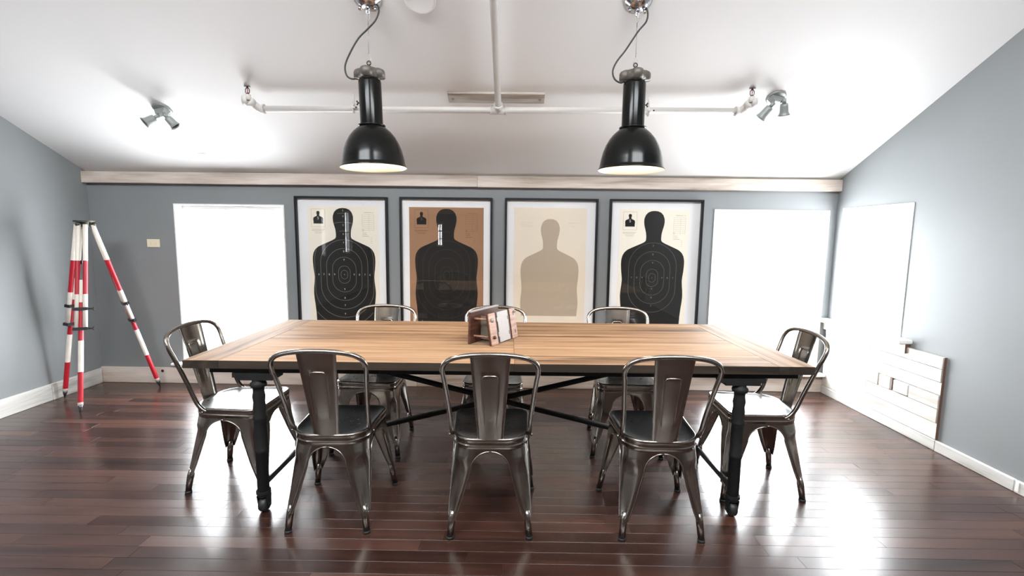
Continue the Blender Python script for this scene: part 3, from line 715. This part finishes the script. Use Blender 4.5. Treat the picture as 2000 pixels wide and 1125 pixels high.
# ================================================================== CEILING FITTINGS
PY, PZ, PR = 3.180, ceil_z(3.180)-0.085, 0.0205
sp = empty('sprinkler_pipe', (-0.124, PY, PZ)); tag(sp, 'white sprinkler pipe in a T under the ceiling with two heads', 'pipe')
ox, oy, oz = sp.location
def rel(p): return (p[0]-ox, p[1]-oy, p[2]-oz)
MB().tube([rel((-1.690, PY+0.012, PZ-0.006)), rel((1.440, PY-0.012, PZ+0.006))], PR, 16).build('branch_pipe', M['pipe'], sp)
e = Vector((-0.124, PY, PZ)); up_ = e+SLU*2.2
MB().tube([rel(e+SLU*0.03), rel(up_)], PR, 16).build('main_pipe', M['pipe'], sp)
mb = MB(); mb.tube([rel((-0.124-0.050, PY, PZ)), rel((-0.124+0.050, PY, PZ))], 0.028, 18); mb.tube([rel(e), rel(e+SLU*0.050)], 0.028, 18)
for s in (-1, 1): mb.tube([rel((-0.124+s*0.044, PY, PZ)), rel((-0.124+s*0.054, PY, PZ))], 0.031, 18)
mb.tube([rel(e+SLU*0.042), rel(e+SLU*0.052)], 0.031, 18)
mb.build('tee', M['pipe'], sp)
for s, xe in ((-1, -1.690), (1, 1.440)):
    yb = PY-0.012*s; zb = PZ+0.006*s
    mb = MB(); mb.tube([rel((xe-s*0.012, yb, zb)), rel((xe+s*0.012, yb, zb))], 0.0285, 18); mb.tube([rel((xe-s*0.014, yb, zb)), rel((xe-s*0.004, yb, zb))], 0.031, 18)
    q = Vector((xe+s*0.042, yb-0.045, zb+0.022))
    mb.tube(spline([rel((xe, yb, zb)), rel((xe+s*0.022, yb-0.010, zb+0.004)), rel(q)], 6), 0.026, 18)
    q2 = q+Vector((s*0.010, -0.030, 0.012))
    mb.tube([rel(q), rel(q2)], 0.031, 18)
    mb.tube([rel(q2), rel(q2+Vector((0, 0, 0.036)))], [0.022, 0.018], 16)
    ext = q2+Vector((s*0.030, -0.006, 0.0)); mb.tube([rel(q2), rel(ext)], 0.029, 18)
    mb.build('elbow', M['pipe'], sp)
    h = q2+Vector((0, 0, 0.034)); mb = MB()
    mb.tube([rel(h), rel(h+Vector((0, 0, 0.010)))], 0.010, 12)
    for t in (-1, 1):
        mb.tube([rel(h+Vector((t*0.006, 0, 0.008))), rel(h+Vector((t*0.0125, 0, 0.016))), rel(h+Vector((t*0.0125, 0, 0.034))), rel(h+Vector((t*0.004, 0, 0.045)))], 0.0028, 8)
    mb.tube([rel(h+Vector((0, 0, 0.043))), rel(h+Vector((0, 0, 0.050)))], 0.006, 10); mb.tube([rel(h+Vector((0, 0, 0.050))), rel(h+Vector((0, 0, 0.052)))], 0.020, 16)
    hd = mb.build('sprinkler_head', M['brass'], sp)
    MB().tube([rel(h+Vector((0, 0, 0.010))), rel(h+Vector((0, 0, 0.042)))], 0.003, 8).build('glass_bulb', M['redglass'], hd)
for xc in (-1.078, 0.862):
    mb = MB()
    th = [(xc, PY+0.027*cos(a), PZ+0.027*sin(a)) for a in [2*pi*k/20 for k in range(20)]]
    mb.tube([rel(p) for p in th], 0.005, 8, closed=True)
    zc = ceil_z(PY)
    for dy in (-0.012, 0.012): mb.tube([rel((xc, PY+dy, PZ+0.022)), rel((xc, PY+dy, ceil_z(PY+dy)-0.002))], 0.0035, 8)
    mb.tube([rel((xc-0.012, PY-0.03, PZ)), rel((xc+0.02, PY-0.03, PZ))], 0.007, 10)
    mb.build('pipe_clamp', M['pipe'], sp)
    MB().tube([rel((xc+0.020, PY-0.03, PZ)), rel((xc+0.032, PY-0.03, PZ))], 0.0045, 8).build('clamp_bolt', M['clamp'], sp)

def on_slope(x, y):    # local frame on the ceiling: x along the room, y down the slope to the back wall, z down into the room
    p = Vector((x, y, ceil_z(y)))
    ax, ay, az = Vector((1, 0, 0)), -SLU, SLN
    ay = az.cross(ax)
    return Matrix(((ax.x, ay.x, az.x, p.x), (ax.y, ay.y, az.y, p.y), (ax.z, ay.z, az.z, p.z), (0, 0, 0, 1)))
o = empty('ceiling_board'); o.matrix_world = on_slope(-0.137, 3.177); tag(o, 'short weathered board screwed to the ceiling behind the pipe tee', 'board')
MB().box(-0.316, 0.316, -0.044, 0.044, 0.001, 0.020).build('board', M['old_board'], o, bevel=0.002)
for sx in (-1, 1): MB().cyl(0.009, 0.0195, 0.0225, 14, 0, Matrix.Translation((sx*0.285, -0.006, 0))).build('screw', M['wire'], o)
o = empty('ceiling_disc'); o.matrix_world = on_slope(-0.508, 2.545); tag(o, 'round off-white cover on the ceiling at the top of the view', 'ceiling cover')
MB().lathe([(0.082, 0.001), (0.082, 0.010), (0.074, 0.016), (0.070, 0.0145), (0.0, 0.015)], 40).build('cover', M['ceil'], o, fix=True)
MB().cyl(0.003, 0.0140, 0.0165, 8, 0, Matrix.Translation((0, 0.055, 0))).build('screw', M['clamp'], o)
o = empty('ceiling_hatch'); o.matrix_world = on_slope(-2.500, 3.826); tag(o, 'small flush square panel in the ceiling above the left window', 'hatch')
MB().box(-0.034, 0.034, -0.055, 0.055, 0.0005, 0.0035).build('hatch_panel', M['ceil'], o, bevel=0.001)

def spotlight(x, y, heads, rot, lab):
    root = empty('twin_spotlight'); root.matrix_world = on_slope(x, y); tag(root, lab, 'spotlight', 'twin spotlights on the ceiling')
    inv = root.matrix_world.inverted()
    mb = MB(); mb.lathe([(0.060, 0.001), (0.060, 0.007), (0.052, 0.011), (0.0, 0.012)], 32)
    mb.build('base_plate', M['alu'], root, fix=True)
    R = Matrix.Rotation(rot, 4, 'Z')
    mb = MB(); mb.add([(-0.046, -0.024, 0.011), (0.046, -0.024, 0.011), (0.046, 0.024, 0.011), (-0.046, 0.024, 0.011), (-0.030, -0.016, 0.048), (0.030, -0.016, 0.048), (0.030, 0.016, 0.048), (-0.030, 0.016, 0.048)],
                      [(0, 1, 2, 3), (7, 6, 5, 4), (0, 4, 5, 1), (1, 5, 6, 2), (2, 6, 7, 3), (3, 7, 4, 0)], 0, False, R)
    mb.build('junction_box', M['alu'], root, fix=True)
    for jx, a, b in heads:
        a = inv @ Vector(a); b = inv @ Vector(b); s = R @ Vector((jx, 0, 0.038))
        d = (b-a).normalized(); q = a+d*0.02
        mb = MB(); mb.tube([s, s*0.5+a*0.5, a], 0.0085, 10); mb.tube([a-d*0.012, q], 0.012, 12); mb.build('swivel_arm', M['alu'], root)
        Z = d; Xa = Z.orthogonal().normalized(); Ya = Z.cross(Xa)
        X = Matrix(((Xa.x, Ya.x, Z.x, q.x), (Xa.y, Ya.y, Z.y, q.y), (Xa.z, Ya.z, Z.z, q.z), (0, 0, 0, 1)))
        L = max(0.07, (b-q).length)
        mb = MB(); mb.lathe([(0.0, -0.002), (0.022, 0.0), (0.024, 0.012), (0.026, L*0.72), (0.032, L-0.004), (0.037, L), (0.034, L), (0.028, L-0.012), (0.022, L-0.02)], 24, 0, X)
        hd = mb.build('spot_head', M['alu'], root)
        MB().lathe([(0.0335, L-0.002), (0.024, L-0.018), (0.0, L-0.020)], 20, 0, X).build('lamp_opening', M['dark'], hd)
spotlight(-2.448, 3.318, [(-0.025, (-2.450, 3.265, 2.119), (-2.497, 3.222, 2.072)), (0.025, (-2.394, 3.265, 2.126), (-2.352, 3.280, 2.073))], radians(15), 'grey twin-headed spotlight on the ceiling above the left window')
spotlight(1.680, 3.160, [(-0.025, (1.640, 3.120, 2.200), (1.585, 3.160, 2.122)), (0.025, (1.703, 3.100, 2.218), (1.722, 3.128, 2.142))], radians(-12), 'grey twin-headed spotlight on the ceiling beside the right sprinkler head')

# ================================================================== PICTURES
SIL = [(0.0, 0.012), (0.028, 0.0145), (0.055, 0.026), (0.075, 0.048), (0.0865, 0.080), (0.0875, 0.110), (0.083, 0.140), (0.074, 0.172), (0.067, 0.200), (0.0645, 0.225), (0.0645, 0.258), (0.072, 0.272), (0.095, 0.286),
       (0.140, 0.306), (0.190, 0.328), (0.222, 0.344), (0.246, 0.366), (0.262, 0.395), (0.270, 0.430), (0.271, 0.470), (0.268, 0.520), (0.262, 0.570), (0.259, 0.605), (0.262, 0.650), (0.268, 0.700), (0.270, 0.745), (0.267, 0.790), (0.260, 0.850), (0.254, 0.920), (0.248, 1.06)]
def outline(k=1.0, dz=0.0, w=1.0, cut=2.0):
    h = [(x*k*w, -(z*k+dz)) for x, z in SIL if z <= cut]
    return h+[(-x, z) for x, z in h[::-1] if x > 0]
def inside_half(zz):
    for (x0, z0), (x1, z1) in zip(SIL, SIL[1:]):
        if z0 <= zz <= z1: return x0+(x1-x0)*(zz-z0)/(z1-z0)
    return 0.0
def ring(mb, cz, w, h, lw=0.0016, d=0.0, arc=None):
    """stadium-shaped score ring as a thin flat strip; arc keeps only the points that lie on the silhouette"""
    pts = []
    st = max(0, h-w)
    for k in range(48):
        a = 2*pi*k/48; pts.append((w*cos(a), (st if sin(a) >= 0 else -st)+min(w, h)*sin(a)))
    P = [(x, -cz+z) for x, z in pts]; n = len(P)
    for i in range(n):
        a, b = P[i], P[(i+1) % n]
        if any(abs(q[0]) > inside_half(-q[1])-0.002 for q in (a, b)): continue
        t = Vector((b[0]-a[0], b[1]-a[1])); L = t.length
        if L < 1e-6: continue
        t /= L; nn = Vector((-t.y, t.x))*lw/2
        mb.add([(a[0]-nn.x, d, a[1]-nn.y), (b[0]-nn.x, d, b[1]-nn.y), (b[0]+nn.x, d, b[1]+nn.y), (a[0]+nn.x, d, a[1]+nn.y)], [(0, 1, 2, 3)])
def strips(mb, rects, d):
    for x0, x1, z0, z1 in rects: mb.add([(x0, d, z0), (x1, d, z0), (x1, d, z1), (x0, d, z1)], [(0, 1, 2, 3)])
def sign(mb, s, size, x, z, d):
    vs, fs = text_mesh(s, size); mb.add([(a+x, d, b+z) for a, b, c in vs], fs)
VX = Matrix(((1, 0, 0, 0), (0, 0, -1, 0), (0, 1, 0, 0), (0, 0, 0, 1)))   # (x, z, depth) -> wall plane, depth towards the room
FW_, FH, FT = 0.790, 1.330, 1.658
def picture(xc, top, kind, lab):
    root = empty('framed_target', (xc, D, top)); tag(root, lab, 'picture', 'framed shooting targets on the back wall')
    fwid, dp = 0.017, 0.038
    w = FW_/2
    for nm, (a, b, c, d) in (('frame_rail', (-w, w, -fwid, 0)), ('frame_rail', (-w, w, -FH, -FH+fwid)), ('frame_stile', (-w, -w+fwid, -FH+fwid, -fwid)), ('frame_stile', (w-fwid, w, -FH+fwid, -fwid))):
        MB().box(a, b, -dp, -0.001, c, d).build(nm, M['frame'], root, bevel=0.0015)
    MB().box(-w+fwid, w-fwid, -0.006, -0.002, -FH+fwid, -fwid).build('mat_board', M['mat'], root)
    pm = {'black': 'paper', 'bare': 'paper', 'brown': 'paper_brown', 'beige': 'paper_beige'}[kind]
    PWd, PT, PB = (0.305, -0.083, -1.225) if kind != 'beige' else (0.310, -0.078, -1.235)
    if kind == 'beige':
        pwid = 0.298
    pwid = {'black': 0.3025, 'brown': 0.3190, 'beige': 0.3090, 'bare': 0.2960}[kind]
    offx = {'black': 0.008, 'brown': 0.0, 'beige': -0.006, 'bare': -0.010}[kind]
    poster = MB().box(-pwid+offx, pwid+offx, -0.0078, -0.006, PB, PT).build('poster', M[pm], root)
    dz = 0.083 if kind != 'beige' else 0.160
    sx = {'black': 1.0, 'brown': 1.0, 'beige': 0.925, 'bare': 1.0}[kind]
    ink = M['ink_tan'] if kind == 'beige' else M['ink']
    cutz = 0.915 if kind == 'beige' else 1.06
    mb = MB(); mb.prism([(x*sx+offx, z-dz) for x, z in outline(1.0, 0, 1, cutz)], 0.0078, 0.0086, 0, VX); mb.build('silhouette', ink, poster, fix=True)
    CZ = 0.583
    if kind == 'beige':
        mb = MB()
        for k in range(2): ring(mb, CZ, 0.05+0.05*k, 0.075+0.075*k, 0.0012, -0.0089)
        mb.v = [(x*sx+offx, y_, z-dz) for x, y_, z in mb.v]; mb.build('score_rings', M['ring_tan'], poster)
        mb = MB(); strips(mb, [(-0.255, -0.16, -0.205, -0.2035), (-0.262, -0.20, -0.218, -0.2165), (-0.262, -0.15, -0.229, -0.2275), (-0.255, -0.17, -0.241, -0.2395), (0.14, 0.24, -0.205, -0.2035), (0.17, 0.21, -0.235, -0.2335)], -0.0082)
        mb.build('caption_lines', M['ring_tan'], poster)
    else:
        mb = MB()
        R = [(0.0285, 0.038), (0.0505, 0.0755), (0.1025, 0.151), (0.153, 0.226), (0.2045, 0.301), (0.2555, 0.3755)]
        if kind == 'black': R += [(0.307, 0.451), (0.358, 0.527)]
        if kind == 'bare': R = R[:5]
        lw = 0.0026 if kind != 'brown' else 0.0018
        for w_, h_ in R: ring(mb, CZ, w_, h_, lw, -0.0090)
        mb.v = [(x+offx, y_, z-dz) for x, y_, z in mb.v]
        mb.build('score_rings', M['ring'] if kind == 'black' else (M['ring_dim'] if kind == 'brown' else plain('soft_ring_ink', srgb(104, 100, 94), 0.8, spec=0.1)), poster)
        mb = MB(); dd = -0.0092
        if kind == 'black':
            for s, z in (('3', 0.034), ('4', 0.083), ('5', 0.158), ('6', 0.233), ('7', 0.308), ('8', 0.382), ('9', 0.455), ('9', 0.711), ('8', 0.787), ('7', 0.853), ('6', 0.925)): sign(mb, s, 0.022, offx, -z-dz, dd)
            for s, x in (('6', -0.222), ('7', -0.178), ('8', -0.131), ('9', -0.085), ('9', 0.085), ('8', 0.131), ('7', 0.178), ('6', 0.222)): sign(mb, s, 0.022, x+offx, -CZ-dz, dd)
        if kind == 'bare':
            for s, z in (('7', 0.310), ('8', 0.382), ('9', 0.455), ('9', 0.680), ('8', 0.755), ('7', 0.828)): sign(mb, s, 0.022, offx, -z-dz, dd)
            for s, x in (('7', -0.178), ('8', -0.131), ('9', -0.085), ('9', 0.085), ('8', 0.131), ('7', 0.178)): sign(mb, s, 0.020, x+offx, -CZ-dz, dd)
        if kind != 'brown':
            sign(mb, 'X', 0.014, offx, -CZ-dz, dd)
            mb.build('score_numerals', M['digit'] if kind == 'black' else M['ring'], poster)
        # small inset target with the figure 5, form lines and captions
        cap = M['caption_dark'] if kind == 'brown' else M['caption']
        ix = -0.213+offx+(0.006 if kind == 'bare' else 0); iz = -0.088-dz
        mb = MB(); mb.prism([(x*0.155*1.0+ix, z*0.155+iz+0.050) for x, z in outline(1.0, 0, 1, 0.72)], 0.0078, 0.0084, 0, VX); mb.build('inset_silhouette', M['ink'], poster, fix=True)
        mb = MB(); sign(mb, '5', 0.034, ix, iz-0.012, -0.0088); mb.build('inset_numeral', M['digit'] if kind != 'brown' else M['caption_dark'], poster)
        mb = MB(); e = 0.0009
        x0, x1, z0, z1 = ix-0.058, ix+0.058, iz-0.086, iz+0.066
        strips(mb, [(x0, x1, z1-e, z1+e), (x0, x1, z0-e, z0+e), (x0-e, x0+e, z0, z1), (x1-e, x1+e, z0, z1)], -0.0082)
        strips(mb, [(ix-0.060, ix+0.060, iz-0.108, iz-0.106), (ix-0.060, ix+0.046, iz-0.117, iz-0.1145), (ix-0.040, ix+0.040, iz-0.130, iz-0.128), (ix-0.03, ix+0.03, iz-0.139, iz-0.137)], -0.0082)
        bx0, bx1 = 0.165+offx, 0.265+offx
        strips(mb, [(bx0+0.015, bx1-0.02, -0.050-dz, -0.047-dz), (bx1-0.012, bx1, -0.050-dz, -0.047-dz)], -0.0082)
        for k in range(9):
            z = -0.066-dz-0.0165*k; strips(mb, [(bx0, bx1, z, z+0.0011)], -0.0082)
        strips(mb, [(bx0, bx0+0.0011, -0.21-dz, -0.066-dz), (bx0+0.058, bx0+0.0591, -0.21-dz, -0.066-dz), (bx1, bx1+0.0011, -0.21-dz, -0.066-dz)], -0.0082)
        for k, (l, z) in enumerate(((0.014, 0.196), (0.014, 0.208), (0.036, 0.224), (0.040, 0.238), (0.058, 0.252))): strips(mb, [(bx0, bx0+l, -z-dz, -z-dz+0.0028)], -0.0082)
        for k in range(4): strips(mb, [(bx0+0.068, bx0+0.082, -0.262-dz-0.016*k, -0.2600-dz-0.016*k)], -0.0082)
        mb.build('printed_form', cap, poster)
    MB().box(-w+fwid*0.6, w-fwid*0.6, -0.031, -0.0285, -FH+fwid*0.6, -fwid*0.6).build('glass', M['glass'], root)
picture(-1.4880, 1.6530, 'black', 'framed target with black torso, white numerals and rings, nearest the left window')
picture(-0.5930, 1.6560, 'brown', 'framed target with black torso on kraft-brown paper')
picture(0.3030, 1.6575, 'beige', 'framed target with pale taupe torso on beige paper')
picture(1.1925, 1.6590, 'bare', 'framed target with plain black head and torso on cream, nearest the right window')

# ================================================================== SURVEY TRIPOD
HX, HYT, HZ = -3.325, 3.60, 1.405
tr = empty('survey_tripod', (HX, HYT, 0)); tag(tr, 'red and white striped wooden survey tripod standing in the left corner', 'tripod')
mb = MB(); mb.cyl(0.066, HZ, HZ+0.012, 28); mb.cyl(0.036, HZ-0.035, HZ, 20); mb.cyl(0.010, HZ-0.06, HZ-0.035, 10)
for k in range(3):
    a = 0.5+k*2*pi/3; mb.sphere((0.055*cos(a), 0.055*sin(a), HZ-0.018), 0.017, 10)
mb.build('tripod_head', M['bronze'], tr)
def tleg(foot, wing):
    foot = Vector(foot)-Vector((HX, HYT, 0)); d0 = Vector((foot.x, foot.y, 0)).normalized()
    top = Vector((d0.x*0.045, d0.y*0.045, HZ-0.020))
    ax = foot-top; L = ax.length; a = ax.normalized(); t = a.cross(Vector((0, 0, 1))).normalized(); nrm = t.cross(a)
    P = lambda s, o=0, q=0: top+a*(L*s)+t*o+nrm*q
    mb = MB()
    br = [(0.0, 0), (0.195, 0), (0.197, 1), (0.375, 1), (0.377, 0), (0.565, 0)]
    for o in (-1, 1):
        pts = [P(s, o*(0.020+0.004*min(1, s*4))) for s, m in br]; mb.tube(pts, [0.0150]*6, 12, mats=[0, 0, 1, 1, 0])
    leg = mb.build('leg', [M['white_band'], M['red_band']], tr)
    mb = MB(); br = [(0.30, 0), (0.418, 0), (0.42, 1), (0.620, 1), (0.622, 0), (0.783, 0), (0.785, 1), (0.940, 1), (0.942, 0), (0.958, 0)]
    mb.tube([P(s) for s, m in br], [0.0125, 0.0125, 0.0125, 0.0165, 0.0165, 0.0165, 0.0165, 0.0165, 0.0165, 0.0165], 12, mats=[0, 0, 1, 1, 0, 0, 1, 1, 0])
    mb.build('lower_pole', [M['white_band'], M['red_band']], leg)
    MB().tube([P(0.958), P(0.968), P(1.0)], [0.0155, 0.014, 0.0025], 12).build('tip', M['tipmetal'], leg)
    for s in (0.455, 0.560):
        mb = MB(); p = P(s)
        X = Matrix(((t.x, nrm.x, a.x, p.x), (t.y, nrm.y, a.y, p.y), (t.z, nrm.z, a.z, p.z), (0, 0, 0, 1)))
        mb.box(-0.044, 0.044, -0.020, 0.020, -0.011, 0.011, 0, X)
        q = P(s, wing*0.044); q2 = P(s, wing*0.072); mb.tube([q, q2], 0.006, 8)
        for k in (-1, 1): mb.tube([q2-t*wing*0.006, q2+t*wing*0.008+a*(k*0.014)], [0.005, 0.004], 8)
        mb.build('clamp', M['clamp'], leg, fix=True)
tleg((-3.612, 3.600, 0.0), 1)
tleg((-3.187, 3.281, 0.0), -1)
tleg((-3.072, 3.906, 0.0), 1)
mb = MB(); mb.tube([(0.0, -0.02, HZ-0.05), (0.006, -0.045, 1.0), (0.008, -0.06, 0.72)], 0.004, 8); mb.build('strap', M['cream'], tr)
MB().box(-0.016, 0.020, -0.068, -0.040, 1.085, 1.112).build('strap_buckle', M['rubber'], tr)

# ================================================================== WOODEN STAND ON THE TABLE
A0 = Vector((-0.243, 2.450, 0.7605)); dr = Vector((0.48, 0.877, 0)).normalized(); nr = Vector((dr.y, -dr.x, 0))   # nr points to the right/front
ps = empty('wooden_stand', tuple(A0), math.atan2(dr.y, dr.x)); tag(ps, 'small rusty-brown stand of two bolted wooden boards on the table', 'stand')
# local x along the boards, y = -nr side (left), so the second board is at y = -gap
LEN, HT, GAP = 0.285, 0.172, 0.125
XA = Matrix.Rotation(radians(1.5), 4, 'X')
MB().box(0, LEN, -0.007, 0.007, 0, HT, 0, XA).build('left_board', M['press'], ps, bevel=0.001)
MB().box(-0.001, LEN+0.001, -0.009, 0.008, HT, HT+0.006, 0, XA).build('lit_top_edge', M['press_white'], ps)  # white strip puts the light on the board's top edge into colour
XB = Matrix.Translation((0.02, -GAP, 0)) @ Matrix.Rotation(radians(-9.5), 4, 'X')
rb = MB().box(0, LEN, -0.005, 0.006, 0.0, HT-0.005, 0, XB).build('right_board', M['press_dark'], ps, bevel=0.001)
for x0, x1, nm, mt in ((0.0, 0.066, 'side_plank', 'press_face'), (LEN-0.062, LEN, 'side_plank', 'press_face')):
    MB().box(x0, x1, -0.0105, -0.0055, -0.001, HT-0.002, 0, XB).build(nm, M[mt], rb, bevel=0.0008)
poly = [(0.088, 0.004), (0.196, 0.004), (0.196, 0.030), (0.189, 0.030), (0.189, 0.052), (0.196, 0.052), (0.196, 0.115), (0.189, 0.115), (0.189, 0.135), (0.196, 0.135), (0.196, HT-0.004), (0.088, HT-0.004),
        (0.088, 0.140), (0.081, 0.140), (0.081, 0.118), (0.088, 0.118), (0.088, 0.060), (0.081, 0.060), (0.081, 0.036), (0.088, 0.036)]
MB().prism(poly, 0.0055, 0.0110, 0, XB @ VX).build('white_panel', M['press_white'], rb, fix=True)
def knob(p, r, m, nm='bolt'):
    X = XB @ Matrix.Translation((p[0], -0.0105, p[1])) @ Matrix.Rotation(pi/2, 4, 'X')
    MB().lathe([(r*0.9, 0.0), (r, 0.004), (r*0.8, 0.009), (0.0, 0.011)], 14, 0, X).build(nm, M[m], rb)
knob((0.030, 0.132), 0.0115, 'press_white'); knob((0.030, 0.040), 0.010, 'press_dark'); knob((LEN-0.008, 0.148), 0.008, 'press_white')
for z in (0.036, 0.138):
    MB().box(LEN-0.028, LEN-0.018, -0.0112, -0.0104, z-0.009, z+0.009, 0, XB).build('bolt_hole', M['frame'], rb)
for x in (0.035, LEN-0.035):
    for z in (0.040, 0.135):
        MB().tube([(x, 0.018, z), XB @ Vector((x-0.005, -0.004, z))], 0.0055, 10).build('tie_rod', M['press_face'], ps)
        MB().tube([(x, 0.006, z), (x, 0.024, z)], 0.011, 10).build('nut', M['press_dark'], ps)
MB().box(0.10, 0.106, -GAP+0.03, -0.010, 0.012, 0.140).build('inner_board', M['press_mesh'], ps)
